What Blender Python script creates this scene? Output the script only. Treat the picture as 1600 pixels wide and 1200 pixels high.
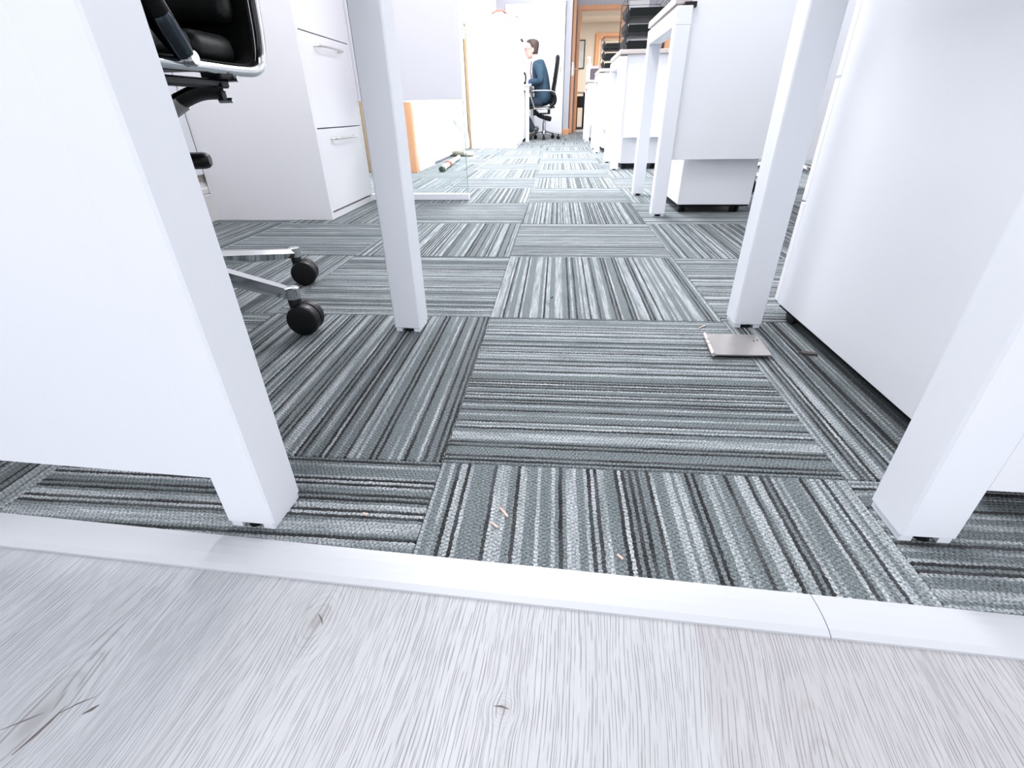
import bpy, bmesh, math, random
from mathutils import Vector, Matrix
random.seed(7)
PI = math.pi
for o in list(bpy.data.objects): bpy.data.objects.remove(o)
SC = bpy.context.scene
COL = SC.collection

# ------------------------------------------------------------------ camera
CAM_H = 0.3947
pitch, yaw, roll, foc = .5254, .0936, .0172, 735.34
f = Vector((-math.sin(yaw)*math.cos(pitch), math.cos(yaw)*math.cos(pitch), -math.sin(pitch)))
r = Vector((math.cos(yaw), math.sin(yaw), 0))
d = f.cross(r)
r2 = r*math.cos(roll)+d*math.sin(roll)
d2 = -r*math.sin(roll)+d*math.cos(roll)
cam = bpy.data.cameras.new('camera'); camo = bpy.data.objects.new('camera', cam); COL.objects.link(camo)
M = Matrix((( r2.x, -d2.x, -f.x, 0), (r2.y, -d2.y, -f.y, 0), (r2.z, -d2.z, -f.z, CAM_H), (0, 0, 0, 1)))
camo.matrix_world = M
cam.sensor_width = 36; cam.lens = foc/1600*36; cam.clip_start = .02; cam.clip_end = 60
SC.camera = camo

# ------------------------------------------------------------------ light
W = bpy.data.worlds.new('world'); SC.world = W; W.use_nodes = True
W.node_tree.nodes['Background'].inputs[0].default_value = (.88, .92, 1, 1)
W.node_tree.nodes['Background'].inputs[1].default_value = .6
SC.view_settings.view_transform = 'Standard'; SC.view_settings.look = 'None'
SC.view_settings.gamma = 1; SC.view_settings.use_curve_mapping = False
SC.view_settings.exposure = .50

def area(name, loc, sx, sy, power, col=(1, 1, 1), rot=(0, 0, 0)):
    l = bpy.data.lights.new(name, 'AREA'); l.shape = 'RECTANGLE'; l.size = sx; l.size_y = sy
    l.energy = power; l.color = col
    o = bpy.data.objects.new(name, l); COL.objects.link(o); o.location = loc; o.rotation_euler = rot
    return o
COOL = (.945, .955, 1)
# ceiling light panels of the office, two rows running down the room
for (x, y, p) in ((-.2, -1.3, 7), (1.9, -1.3, 6), (-.6, .95, 27), (1.9, 1.3, 9), (-.25, 3.7, 88), (2.0, 3.6, 36), (-.25, 5.6, 92),
                  (2.0, 5.6, 30), (-.1, 7.4, 32), (2.0, 7.6, 14), (-.2, 9.2, 11)):
    area('ceiling_panel_light', (x, y, 2.57), .6, 1.2, p, COOL)
area('unseen_daylight', (.8, -2.42, 1.25), 3.4, 1.7, 25, (.90, .94, 1), (PI/2, 0, 0))
area('unseen_daylight', (3.55, 5.0, 1.5), 4.5, 1.3, 34, (.95, .95, 1), (PI/2, 0, PI/2))  # added side light for the cabinet and side faces; wall_right has no window
area('corridor_light', (1.6, 13, 2.28), .6, .6, 80, (1, .93, .84))

# ------------------------------------------------------------------ materials
def new_mat(name):
    m = bpy.data.materials.new(name); m.use_nodes = True
    nt = m.node_tree; return m, nt, nt.nodes['Principled BSDF']
def N(nt, t, **kw):
    n = nt.nodes.new(t)
    for k, v in kw.items():
        if k.startswith('i_'): n.inputs[int(k[2:])].default_value = v
        else: setattr(n, k, v)
    return n
def math_(nt, op, a, b=None, c=None, clamp=False):
    n = nt.nodes.new('ShaderNodeMath'); n.operation = op; n.use_clamp = clamp
    for i, v in enumerate((a, b, c)):
        if v is None: continue
        if isinstance(v, (int, float)): n.inputs[i].default_value = v
        else: nt.links.new(v, n.inputs[i])
    return n.outputs[0]
def mixc(nt, fac, a, b, blend='MIX'):
    n = nt.nodes.new('ShaderNodeMix'); n.data_type = 'RGBA'; n.blend_type = blend
    for s, v in ((n.inputs[0], fac), (n.inputs[6], a), (n.inputs[7], b)):
        if isinstance(v, (int, float)): s.default_value = v
        elif isinstance(v, tuple): s.default_value = v if len(v) == 4 else v+(1,)
        else: nt.links.new(v, s)
    return n.outputs[2]
def simple(name, col, rough=.5, metal=0., noise=.03, scale=30, bump=0., spec=.5, coat=0.):
    m, nt, p = new_mat(name)
    p.inputs['Roughness'].default_value = rough; p.inputs['Metallic'].default_value = metal
    p.inputs['Specular IOR Level'].default_value = spec
    p.inputs['Coat Weight'].default_value = coat
    tc = N(nt, 'ShaderNodeTexCoord'); nz = N(nt, 'ShaderNodeTexNoise'); nz.inputs['Scale'].default_value = scale
    nz.inputs['Detail'].default_value = 3
    nt.links.new(tc.outputs['Object'], nz.inputs['Vector'])
    a = tuple(max(0, c*(1-noise)) for c in col); b = tuple(min(1, c*(1+noise)) for c in col)
    nt.links.new(mixc(nt, nz.outputs[0], a, b), p.inputs['Base Color'])
    if bump:
        bp = N(nt, 'ShaderNodeBump'); bp.inputs['Strength'].default_value = bump; bp.inputs['Distance'].default_value = .002
        nt.links.new(nz.outputs[0], bp.inputs['Height']); nt.links.new(bp.outputs[0], p.inputs['Normal'])
    return m

MT = {}
MT['white'] = simple('white powder coated steel', (.85, .868, .91), .42, noise=.01, scale=6)
MT['white_panel'] = simple('white melamine board', (.86, .87, .905), .38, noise=.012, scale=4)
MT['cabinet'] = simple('warm white cabinet board', (.88, .865, .885), .42, noise=.012, scale=5)
MT['wall'] = simple('white emulsion wall', (.86, .86, .88), .8, noise=.015, scale=3, bump=.05)
MT['grey_wall'] = simple('pale grey emulsion wall', (.50, .505, .55), .85, noise=.015, scale=3)
MT['cream'] = simple('cream corridor wall', (.74, .68, .60), .85, noise=.02, scale=3)
MT['ceil'] = simple('white ceiling board', (.82, .82, .82), .9, noise=.02, scale=40)
MT['frost'] = simple('frosted film', (.84, .83, .88), .5, noise=.01, scale=2)
MT['skirt'] = simple('white gloss skirting', (.78, .77, .76), .35, noise=.03, scale=8)
MT['dust'] = simple('dusty beige ledge', (.48, .44, .40), .8, noise=.12, scale=25)
MT['black'] = simple('black plastic', (.005, .005, .006), .4, noise=.1, scale=60, spec=.3)
MT['mesh'] = simple('black leather mesh', (.003, .0035, .0035), .5, noise=.2, scale=300, bump=.2, spec=.2)
MT['pad'] = simple('black padded leather', (.007, .009, .008), .42, noise=.2, scale=120, bump=.15, spec=.3)
MT['chrome'] = simple('polished chrome', (.60, .61, .62), .10, 1., noise=.02, scale=10)
MT['steel'] = simple('brushed steel', (.50, .47, .45), .36, 1., noise=.05, scale=90)
MT['handle'] = simple('satin nickel', (.66, .63, .58), .3, .9, noise=.03)
MT['alu'] = simple('anodised aluminium strip', (.55, .56, .58), .45, .1, noise=.02, scale=14)
MT['gap'] = simple('dark gap', (.03, .028, .027), .9)
MT['red'] = simple('red card', (.62, .09, .05), .6)
MT['tray'] = simple('matt black tray plastic', (.006, .008, .0075), .6, noise=.1, scale=60, spec=.12)
MT['chrome_dark'] = simple('chrome with painted dark reflection', (.07, .085, .10), .18, 1., noise=.1, scale=20)  # chrome arm brackets, their dark reflection put into the base colour
MT['tan'] = simple('tan leather', (.74, .44, .24), .6)
MT['paper'] = simple('white paper', (.84, .84, .86), .8)
MT['pink'] = simple('pink paper', (.80, .35, .38), .8)
MT['glassgreen'] = simple('glass edge', (.30, .40, .38), .2)
MT['suit'] = simple('blue wool suit', (.026, .062, .10), .85, noise=.2, scale=120, bump=.1)
MT['trouser'] = simple('dark navy trousers', (.02, .035, .055), .85, noise=.15, scale=90)
MT['skin'] = simple('skin', (.78, .46, .38), .5, noise=.04)
MT['hair'] = simple('dark brown hair', (.055, .035, .03), .6, noise=.35, scale=140, bump=.4)
MT['shoe'] = simple('grey leather shoe', (.06, .065, .065), .3)
MT['tie'] = simple('purple tie', (.12, .05, .10), .6)
MT['blue'] = simple('blue bottle plastic', (.22, .55, .85), .3)
MT['bluepaper'] = simple('blue folder', (.10, .22, .75), .5)
MT['splinter'] = simple('pale wood splinter', (.66, .47, .40), .7)
MT['cable'] = simple('grey cable', (.42, .42, .45), .5)
MT['olive'] = simple('mottled olive fabric', (.20, .19, .15), .9, noise=.6, scale=45)
MT['cream_fab'] = simple('cream cloth', (.68, .64, .56), .9, noise=.12, scale=30)
MT['dkgreen'] = simple('dark green fabric', (.05, .085, .07), .9)
MT['redbrown'] = simple('rust ribbon', (.35, .10, .06), .8)

def wood(name, c1, c2, sc=(3, 40, 40), rough=.45):
    m, nt, p = new_mat(name); p.inputs['Roughness'].default_value = rough
    tc = N(nt, 'ShaderNodeTexCoord'); mp = N(nt, 'ShaderNodeMapping'); mp.inputs['Scale'].default_value = sc
    nz = N(nt, 'ShaderNodeTexNoise'); nz.inputs['Scale'].default_value = 1; nz.inputs['Detail'].default_value = 5
    nt.links.new(tc.outputs['Object'], mp.inputs[0]); nt.links.new(mp.outputs[0], nz.inputs['Vector'])
    nt.links.new(mixc(nt, nz.outputs[0], c1, c2), p.inputs['Base Color'])
    return m
MT['oak'] = wood('orange oak', (.62, .27, .12), (.78, .42, .22), (40, 40, 3))
MT['oak_h'] = wood('orange oak rail', (.62, .27, .12), (.78, .42, .22), (3, 40, 40))
MT['brownboard'] = wood('brown board edge', (.20, .13, .06), (.38, .27, .14), (40, 40, 3))
MT['worktop'] = wood('pale driftwood worktop', (.42, .36, .34), (.66, .60, .58), (3, 30, 60), .4)

# architectural glass
m, nt, p = new_mat('clear glass'); MT['glass'] = m
nt.nodes.remove(p); out = nt.nodes['Material Output']
tr = N(nt, 'ShaderNodeBsdfTransparent'); tr.inputs[0].default_value = (.965, .985, .98, 1)
gl = N(nt, 'ShaderNodeBsdfGlossy'); gl.inputs['Roughness'].default_value = .02
fr = N(nt, 'ShaderNodeFresnel'); fr.inputs[0].default_value = 1.45
mx = N(nt, 'ShaderNodeMixShader')
nt.links.new(fr.outputs[0], mx.inputs[0]); nt.links.new(tr.outputs[0], mx.inputs[1]); nt.links.new(gl.outputs[0], mx.inputs[2])
nt.links.new(mx.outputs[0], out.inputs[0])

# carpet tile: loop rows along local Y, one random offset per tile
m, nt, p = new_mat('striped loop pile carpet'); MT['carpet'] = m
p.inputs['Roughness'].default_value = .95; p.inputs['Specular IOR Level'].default_value = .15
p.inputs['Sheen Weight'].default_value = .06; p.inputs['Sheen Roughness'].default_value = .6
tc = N(nt, 'ShaderNodeTexCoord'); oi = N(nt, 'ShaderNodeObjectInfo'); sx = N(nt, 'ShaderNodeSeparateXYZ')
nt.links.new(tc.outputs['Object'], sx.inputs[0])
X, Y = sx.outputs[0], sx.outputs[1]
wob = N(nt, 'ShaderNodeTexNoise'); wob.inputs['Scale'].default_value = 22; nt.links.new(tc.outputs['Object'], wob.inputs['Vector'])
rag = N(nt, 'ShaderNodeTexNoise'); rag.inputs['Scale'].default_value = 330; rag.inputs['Detail'].default_value = 1; nt.links.new(tc.outputs['Object'], rag.inputs['Vector'])
Xw = math_(nt, 'ADD', X, math_(nt, 'ADD', math_(nt, 'MULTIPLY', math_(nt, 'SUBTRACT', wob.outputs[0], .5), .0022), math_(nt, 'MULTIPLY', math_(nt, 'SUBTRACT', rag.outputs[0], .5), .0042)))
u = math_(nt, 'DIVIDE', Xw, .0043)
row = math_(nt, 'FLOOR', u)
seed = math_(nt, 'ADD', row, math_(nt, 'MULTIPLY', math_(nt, 'FLOOR', math_(nt, 'MULTIPLY', oi.outputs['Random'], 50)), 517.))
wn = N(nt, 'ShaderNodeTexWhiteNoise', noise_dimensions='1D'); nt.links.new(seed, wn.inputs['W'])
pairs = math_(nt, 'MULTIPLY', seed, 1.0)
wn2 = N(nt, 'ShaderNodeTexWhiteNoise', noise_dimensions='1D'); nt.links.new(math_(nt, 'ADD', pairs, .37), wn2.inputs['W'])
# streak noise along the rows
cb = N(nt, 'ShaderNodeCombineXYZ'); nt.links.new(math_(nt, 'MULTIPLY', seed, 3.7), cb.inputs[0]); nt.links.new(math_(nt, 'MULTIPLY', Y, 9), cb.inputs[1])
st = N(nt, 'ShaderNodeTexNoise'); st.inputs['Scale'].default_value = 1; st.inputs['Detail'].default_value = 3; nt.links.new(cb.outputs[0], st.inputs['Vector'])
cell = math_(nt, 'FLOOR', math_(nt, 'DIVIDE', seed, 6.))
inc = math_(nt, 'SUBTRACT', seed, math_(nt, 'MULTIPLY', cell, 6.))
wc = N(nt, 'ShaderNodeTexWhiteNoise', noise_dimensions='1D'); nt.links.new(math_(nt, 'ADD', cell, .123), wc.inputs['W'])
wd_ = N(nt, 'ShaderNodeTexWhiteNoise', noise_dimensions='1D'); nt.links.new(math_(nt, 'ADD', cell, .777), wd_.inputs['W'])
pick = math_(nt, 'FLOOR', math_(nt, 'MULTIPLY', wc.outputs['Value'], 5.4))
d1 = math_(nt, 'COMPARE', inc, pick, .25)
d2_ = math_(nt, 'MULTIPLY', math_(nt, 'COMPARE', inc, math_(nt, 'ADD', pick, 2.), .25), math_(nt, 'LESS_THAN', wd_.outputs['Value'], .42))
dark = math_(nt, 'MAXIMUM', math_(nt, 'MULTIPLY', d1, math_(nt, 'LESS_THAN', wd_.outputs['Value'], .88)), d2_)
dark = math_(nt, 'MULTIPLY', dark, math_(nt, 'MULTIPLY_ADD', st.outputs[0], 1.2, .32, clamp=True))
light = math_(nt, 'MULTIPLY', math_(nt, 'GREATER_THAN', wn2.outputs['Value'], .55), math_(nt, 'MULTIPLY_ADD', st.outputs[0], 2.2, -.5, clamp=True))
base = mixc(nt, math_(nt, 'MULTIPLY_ADD', st.outputs[0], 1.6, -.3, clamp=True), (.112, .138, .141), (.178, .202, .207))
c1 = mixc(nt, light, base, (.40, .425, .435))
c2 = mixc(nt, math_(nt, 'MULTIPLY', dark, .97), c1, (.012, .012, .013))
# woven loops: zigzag between neighbouring rows
half = math_(nt, 'MULTIPLY', math_(nt, 'MODULO', math_(nt, 'ABSOLUTE', row), 2.), PI)
fx = math_(nt, 'FRACT', u)
zig = math_(nt, 'MULTIPLY', math_(nt, 'ABSOLUTE', math_(nt, 'SUBTRACT', fx, .5)), 3.2)
lp = math_(nt, 'SINE', math_(nt, 'ADD', math_(nt, 'ADD', math_(nt, 'MULTIPLY', Y, 2*PI/.0052), half), zig))
grit = N(nt, 'ShaderNodeTexNoise'); grit.inputs['Scale'].default_value = 420; grit.inputs['Detail'].default_value = 2
nt.links.new(tc.outputs['Object'], grit.inputs['Vector'])
var = math_(nt, 'ADD', math_(nt, 'MULTIPLY_ADD', lp, .24, 1.0), math_(nt, 'MULTIPLY', math_(nt, 'SUBTRACT', grit.outputs[0], .5), 2.6))
vm = N(nt, 'ShaderNodeVectorMath', operation='SCALE'); nt.links.new(c2, vm.inputs[0]); nt.links.new(var, vm.inputs['Scale'])
nt.links.new(vm.outputs[0], p.inputs['Base Color'])
prof = math_(nt, 'SINE', math_(nt, 'MULTIPLY', fx, PI))
hgt = math_(nt, 'ADD', math_(nt, 'ADD', math_(nt, 'MULTIPLY', prof, .7), math_(nt, 'MULTIPLY', lp, .3)), math_(nt, 'MULTIPLY', grit.outputs[0], .8))
hgt = math_(nt, 'SUBTRACT', hgt, math_(nt, 'MULTIPLY', dark, .9))
bp = N(nt, 'ShaderNodeBump'); bp.inputs['Strength'].default_value = .75; bp.inputs['Distance'].default_value = .0016
nt.links.new(hgt, bp.inputs['Height']); nt.links.new(bp.outputs[0], p.inputs['Normal'])

# grey brushed-oak plank; plank frame: local y runs along the grain (object origin = world point, rotated)
def plank_mat(name, base_a, base_b, knots):
    m, nt, p = new_mat(name)
    p.inputs['Roughness'].default_value = .42; p.inputs['Specular IOR Level'].default_value = .4
    tc = N(nt, 'ShaderNodeTexCoord'); sx = N(nt, 'ShaderNodeSeparateXYZ'); nt.links.new(tc.outputs['Object'], sx.inputs[0])
    X, Y = sx.outputs[0], sx.outputs[1]
    # broad meander of the grain
    mp = N(nt, 'ShaderNodeMapping'); mp.inputs['Scale'].default_value = (9, 3.2, 1); nt.links.new(tc.outputs['Object'], mp.inputs[0])
    n1 = N(nt, 'ShaderNodeTexNoise'); n1.inputs['Scale'].default_value = 1; n1.inputs['Detail'].default_value = 2; nt.links.new(mp.outputs[0], n1.inputs['Vector'])
    xw = math_(nt, 'ADD', X, math_(nt, 'MULTIPLY', math_(nt, 'SUBTRACT', n1.outputs[0], .5), .035))
    masks = []
    for (kx, ky, rx, ry, push) in knots:
        dx = math_(nt, 'DIVIDE', math_(nt, 'SUBTRACT', X, kx), rx); dy = math_(nt, 'DIVIDE', math_(nt, 'SUBTRACT', Y, ky), ry)
        q = math_(nt, 'ADD', math_(nt, 'MULTIPLY', dx, dx), math_(nt, 'MULTIPLY', dy, dy))
        e = math_(nt, 'EXPONENT', math_(nt, 'MULTIPLY', q, -1.))
        masks.append(e)
        # bend grain around the knot: shift x away from centre
        xw = math_(nt, 'SUBTRACT', xw, math_(nt, 'MULTIPLY', math_(nt, 'MULTIPLY', dx, e), rx*push))
    def streak(fx, fy, det=2):
        cb = N(nt, 'ShaderNodeCombineXYZ'); nt.links.new(math_(nt, 'MULTIPLY', xw, fx), cb.inputs[0]); nt.links.new(math_(nt, 'MULTIPLY', Y, fy), cb.inputs[1])
        n = N(nt, 'ShaderNodeTexNoise'); n.inputs['Scale'].default_value = 1; n.inputs['Detail'].default_value = det; n.inputs['Roughness'].default_value = .55
        nt.links.new(cb.outputs[0], n.inputs['Vector']); return n.outputs[0]
    broad = streak(36, 5, 3); fine2 = streak(900, 25, 1)
    def dashes(pitch, ylen, width, thr, off):
        uu = math_(nt, 'ADD', math_(nt, 'DIVIDE', xw, pitch), off)
        rw = math_(nt, 'FLOOR', uu); fr2 = math_(nt, 'FRACT', uu)
        w1 = N(nt, 'ShaderNodeTexWhiteNoise', noise_dimensions='1D'); nt.links.new(rw, w1.inputs['W'])
        cb = N(nt, 'ShaderNodeCombineXYZ'); nt.links.new(math_(nt, 'MULTIPLY', rw, 7.31), cb.inputs[0]); nt.links.new(math_(nt, 'MULTIPLY', Y, ylen), cb.inputs[1])
        nn = N(nt, 'ShaderNodeTexNoise'); nn.inputs['Scale'].default_value = 1; nn.inputs['Detail'].default_value = 1; nt.links.new(cb.outputs[0], nn.inputs['Vector'])
        on = math_(nt, 'MULTIPLY', math_(nt, 'SUBTRACT', nn.outputs[0], thr), 9., clamp=True)
        ce = math_(nt, 'MULTIPLY_ADD', w1.outputs['Value'], .5, .25)
        prof = math_(nt, 'SUBTRACT', 1., math_(nt, 'DIVIDE', math_(nt, 'ABSOLUTE', math_(nt, 'SUBTRACT', fr2, ce)), width), clamp=True)
        return math_(nt, 'MULTIPLY', prof, on)
    pore = math_(nt, 'MAXIMUM', dashes(.0027, 34, .17, .44, .0), math_(nt, 'MULTIPLY', dashes(.0043, 20, .10, .40, .5), .8))
    tone = mixc(nt, math_(nt, 'MULTIPLY_ADD', broad, 1.8, -.4, clamp=True), base_a, base_b)
    tone = mixc(nt, math_(nt, 'MULTIPLY_ADD', fine2, .9, -.25, clamp=True), tone, (.52, .52, .53))
    tone = mixc(nt, math_(nt, 'MULTIPLY', pore, .88), tone, tuple(c*.46 for c in base_a))
    # cathedral rings: distance bands in the warped field
    for e, (kx, ky, rx, ry, push) in zip(masks, knots):
        ring = math_(nt, 'SINE', math_(nt, 'MULTIPLY_ADD', e, 34., math_(nt, 'MULTIPLY', n1.outputs[0], 12)))
        ringm = math_(nt, 'MULTIPLY', math_(nt, 'POWER', math_(nt, 'MULTIPLY_ADD', ring, .5, .5), 5.), math_(nt, 'MULTIPLY', e, .38, clamp=True))
        tone = mixc(nt, ringm, tone, tuple(c*.62 for c in base_a))
        core = math_(nt, 'POWER', e, 7.)
        tone = mixc(nt, math_(nt, 'MULTIPLY', core, .38), tone, (.22, .205, .19))
    nt.links.new(tone, p.inputs['Base Color'])
    bp = N(nt, 'ShaderNodeBump'); bp.inputs['Strength'].default_value = .35; bp.inputs['Distance'].default_value = .0006
    nt.links.new(math_(nt, 'MULTIPLY', pore, -1.), bp.inputs['Height']); nt.links.new(bp.outputs[0], p.inputs['Normal'])
    return m

# ------------------------------------------------------------------ mesh helpers
def box(bm, x0, x1, y0, y1, z0, z1, bev=0., seg=1):
    if x1 < x0: x0, x1 = x1, x0
    v = [bm.verts.new(c) for c in ((x0, y0, z0), (x1, y0, z0), (x1, y1, z0), (x0, y1, z0), (x0, y0, z1), (x1, y0, z1), (x1, y1, z1), (x0, y1, z1))]
    fs = [bm.faces.new([v[i] for i in q]) for q in ((0, 3, 2, 1), (4, 5, 6, 7), (0, 1, 5, 4), (1, 2, 6, 5), (2, 3, 7, 6), (3, 0, 4, 7))]
    if bev:
        es = list({e for f_ in fs for e in f_.edges})
        bmesh.ops.bevel(bm, geom=es, offset=bev, segments=seg, affect='EDGES', profile=.5)
    return v
def prism(bm, poly, axis, a, b):
    """extrude a 2-D polygon along an axis ('x','y','z')"""
    def P(u_, v_, w):
        return {'x': (w, u_, v_), 'y': (u_, w, v_), 'z': (u_, v_, w)}[axis]
    A = [bm.verts.new(P(u_, v_, a)) for u_, v_ in poly]; B = [bm.verts.new(P(u_, v_, b)) for u_, v_ in poly]
    n = len(poly); bm.faces.new(A[::-1]); bm.faces.new(B)
    for i in range(n): bm.faces.new((A[i], A[(i+1) % n], B[(i+1) % n], B[i]))
def tube(bm, pts, rad, n=10, closed=False, flat=1.0, cap=True):
    pts = [Vector(p_) for p_ in pts]; rads = rad if isinstance(rad, (list, tuple)) else [rad]*len(pts)
    L = len(pts); rings = []; up = None
    for i, p_ in enumerate(pts):
        if closed: t = (pts[(i+1) % L]-pts[i-1]).normalized()
        else: t = (pts[min(i+1, L-1)]-pts[max(i-1, 0)]).normalized()
        if up is None: up = Vector((0, 0, 1)) if abs(t.z) < .9 else Vector((1, 0, 0))
        a = t.cross(up).normalized(); b = a.cross(t).normalized(); up = b
        rings.append([bm.verts.new(p_+a*math.cos(2*PI*k/n)*rads[i]+b*math.sin(2*PI*k/n)*rads[i]*flat) for k in range(n)])
    for i in range(L if closed else L-1):
        A, B = rings[i], rings[(i+1) % L]
        for k in range(n): bm.faces.new((A[k], A[(k+1) % n], B[(k+1) % n], B[k]))
    if not closed and cap: bm.faces.new(rings[0][::-1]); bm.faces.new(rings[-1])
def smooth_path(ctrl, n=8, closed=False):
    c = [Vector(p_) for p_ in ctrl]; out = []; L = len(c)
    for i in range(L if closed else L-1):
        if closed: p0, p1, p2, p3 = c[i-1], c[i], c[(i+1) % L], c[(i+2) % L]
        else: p0, p1, p2, p3 = c[max(i-1, 0)], c[i], c[i+1], c[min(i+2, L-1)]
        for k in range(n):
            t = k/n
            out.append(.5*((2*p1)+(p2-p0)*t+(2*p0-5*p1+4*p2-p3)*t*t+(3*p1-p0-3*p2+p3)*t**3))
    if not closed: out.append(c[-1])
    return out
def lathe(bm, prof, c=(0, 0, 0), n=16, axis='z'):
    rings = []
    for rr, h in prof:
        ring = []
        for k in range(n):
            a = 2*PI*k/n
            q = {'z': (rr*math.cos(a), rr*math.sin(a), h), 'x': (h, rr*math.cos(a), rr*math.sin(a)), 'y': (rr*math.cos(a), h, rr*math.sin(a))}[axis]
            ring.append(bm.verts.new(Vector(q)+Vector(c)))
        rings.append(ring)
    for A, B in zip(rings, rings[1:]):
        for k in range(n): bm.faces.new((A[k], A[(k+1) % n], B[(k+1) % n], B[k]))
    bm.faces.new(rings[0][::-1]); bm.faces.new(rings[-1])
def ball(bm, c, rx, ry, rz, u_=16, v_=10, rot=None):
    mt = Matrix.Translation(c) @ (rot or Matrix.Identity(4)) @ Matrix.Diagonal((rx, ry, rz, 1))
    bmesh.ops.create_uvsphere(bm, u_segments=u_, v_segments=v_, radius=1, matrix=mt)

def build(name, fn, mat, parent=None, loc=(0, 0, 0), rotz=0., smooth=False, **props):
    bm = bmesh.new(); fn(bm)
    bmesh.ops.recalc_face_normals(bm, faces=bm.faces)
    me = bpy.data.meshes.new(name); bm.to_mesh(me); bm.free()
    if smooth:
        for p_ in me.polygons: p_.use_smooth = True
        try: me.set_sharp_from_angle(angle=math.radians(40))
        except Exception: pass
    me.materials.append(MT[mat] if isinstance(mat, str) else mat)
    o = bpy.data.objects.new(name, me); COL.objects.link(o)
    o.location = loc; o.rotation_euler = (0, 0, rotz)
    if parent: o.parent = parent
    for k, v in props.items(): o[k] = v
    return o
def thing(name, label, cat, loc=(0, 0, 0), rotz=0., group=None):
    o = bpy.data.objects.new(name, None); COL.objects.link(o); o.empty_display_size = .1
    o.location = loc; o.rotation_euler = (0, 0, rotz); o['label'] = label; o['category'] = cat
    if group: o['group'] = group
    return o
def struct(name, fn, mat, parent=None, **k):
    if parent is None: k['kind'] = 'structure'
    return build(name, fn, mat, parent, **k)
def copy_tree(o, parent=None):
    c = o.copy(); COL.objects.link(c)
    if parent: c.parent = parent
    for ch in list(o.children): copy_tree(ch, c)
    return c

# ------------------------------------------------------------------ floor
TX0, TY0, TS = -.1372, .4703, .5
XL, XR, YB = -1.5, 3.6, 11.1
def seam(x): return .303-.0475*(x+.13)             # centre line of the metal strip (slightly off the tile grid)
floor = struct('floor', lambda bm: box(bm, -1.6, 3.7, -2.5, 11.3, -.08, -.009), 'gap')
def clip(poly, a, b, c):
    out = []
    for i in range(len(poly)):
        p_, q = poly[i], poly[(i+1) % len(poly)]
        dp = a*p_[0]+b*p_[1]+c; dq = a*q[0]+b*q[1]+c
        if dp >= 0: out.append(p_)
        if dp*dq < 0:
            t = dp/(dp-dq); out.append((p_[0]+(q[0]-p_[0])*t, p_[1]+(q[1]-p_[1])*t))
    return out
def tile_mesh(poly, name):
    bm = bmesh.new(); e = .0012
    cx = sum(p_[0] for p_ in poly)/len(poly); cy = sum(p_[1] for p_ in poly)/len(poly)
    ins = [(x+(e if x < cx else -e), y+(e if y < cy else -e)) for x, y in poly]
    A = [bm.verts.new((x, y, -.009)) for x, y in poly]; B = [bm.verts.new((x, y, -.0012)) for x, y in poly]; C = [bm.verts.new((x, y, 0)) for x, y in ins]
    n = len(poly); bm.faces.new(C); bm.faces.new(A[::-1])
    for i in range(n):
        j = (i+1) % n
        bm.faces.new((A[i], A[j], B[j], B[i])); bm.faces.new((B[i], B[j], C[j], C[i]))
    bmesh.ops.recalc_face_normals(bm, faces=bm.faces)
    me = bpy.data.meshes.new(name); bm.to_mesh(me); bm.free(); me.materials.append(MT['carpet']); return me
G = .2497
full = tile_mesh([(-G, -G), (G, -G), (G, G), (-G, G)], 'carpet_tile')
for j in range(-1, 22):
    for i in range(-3, 8):
        cx, cy = TX0+TS*(i+.5), TY0+TS*(j+.5)
        if cy-.25 > YB: continue
        left = XL if cy < 4.0 else -1.12
        if cx+.25 < left: continue
        odd = (i+j) % 2 != 0
        a = (0 if odd else PI/2)+(PI if random.random() < .5 else 0)
        poly = [(-G, -G), (G, -G), (G, G), (-G, G)]
        need = False
        wx = [(cx+x, cy+y) for x, y in poly]
        if cx-.25 < left: wx = clip(wx, 1, 0, -left); need = True
        if cx+.25 > XR: wx = clip(wx, -1, 0, XR); need = True
        if cy+.25 > YB: wx = clip(wx, 0, -1, YB); need = True
        if j == -1: wx = clip(wx, .0475, 1, -(.303-.0475*.13)-.002); need = True
        if len(wx) < 3: continue
        if need:
            ca, sa = math.cos(-a), math.sin(-a)
            loc_ = [((x-cx)*ca-(y-cy)*sa, (x-cx)*sa+(y-cy)*ca) for x, y in wx]
            me = tile_mesh(loc_, 'carpet_tile')
        else: me = full
        o = bpy.data.objects.new('carpet_tile', me); COL.objects.link(o); o.location = (cx, cy, 0); o.rotation_euler = (0, 0, a); o.parent = floor

# laminate planks in front of the strip (rotated a few degrees against the tiles)
PR = math.radians(-6.0)
pl_org = Vector((.130, .21, 0))
def w2p(x, y):
    v = Vector((x, y, 0))-pl_org; ca, sa = math.cos(-PR), math.sin(-PR)
    return (v.x*ca-v.y*sa, v.x*sa+v.y*ca)
k_left = w2p(-.385, .150); k_mid = w2p(-.205, .245); k_c = w2p(-.029, .187); k_r = w2p(.192, .095)
plank_left = plank_mat('grey oak plank with swirl', (.36, .375, .39), (.45, .465, .48), [(k_left[0], k_left[1], .035, .075, .9)])
plank_mid = plank_mat('grey oak plank with knots', (.37, .372, .382), (.46, .462, .474), [(k_mid[0], k_mid[1], .022, .035, .7), (k_c[0], k_c[1], .012, .012, .8)])
plank_right = plank_mat('grey oak plank with cathedral', (.335, .322, .327), (.42, .412, .42), [(k_r[0], k_r[1], .027, .125, .7)])
PW = .41
idx = 0
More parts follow.
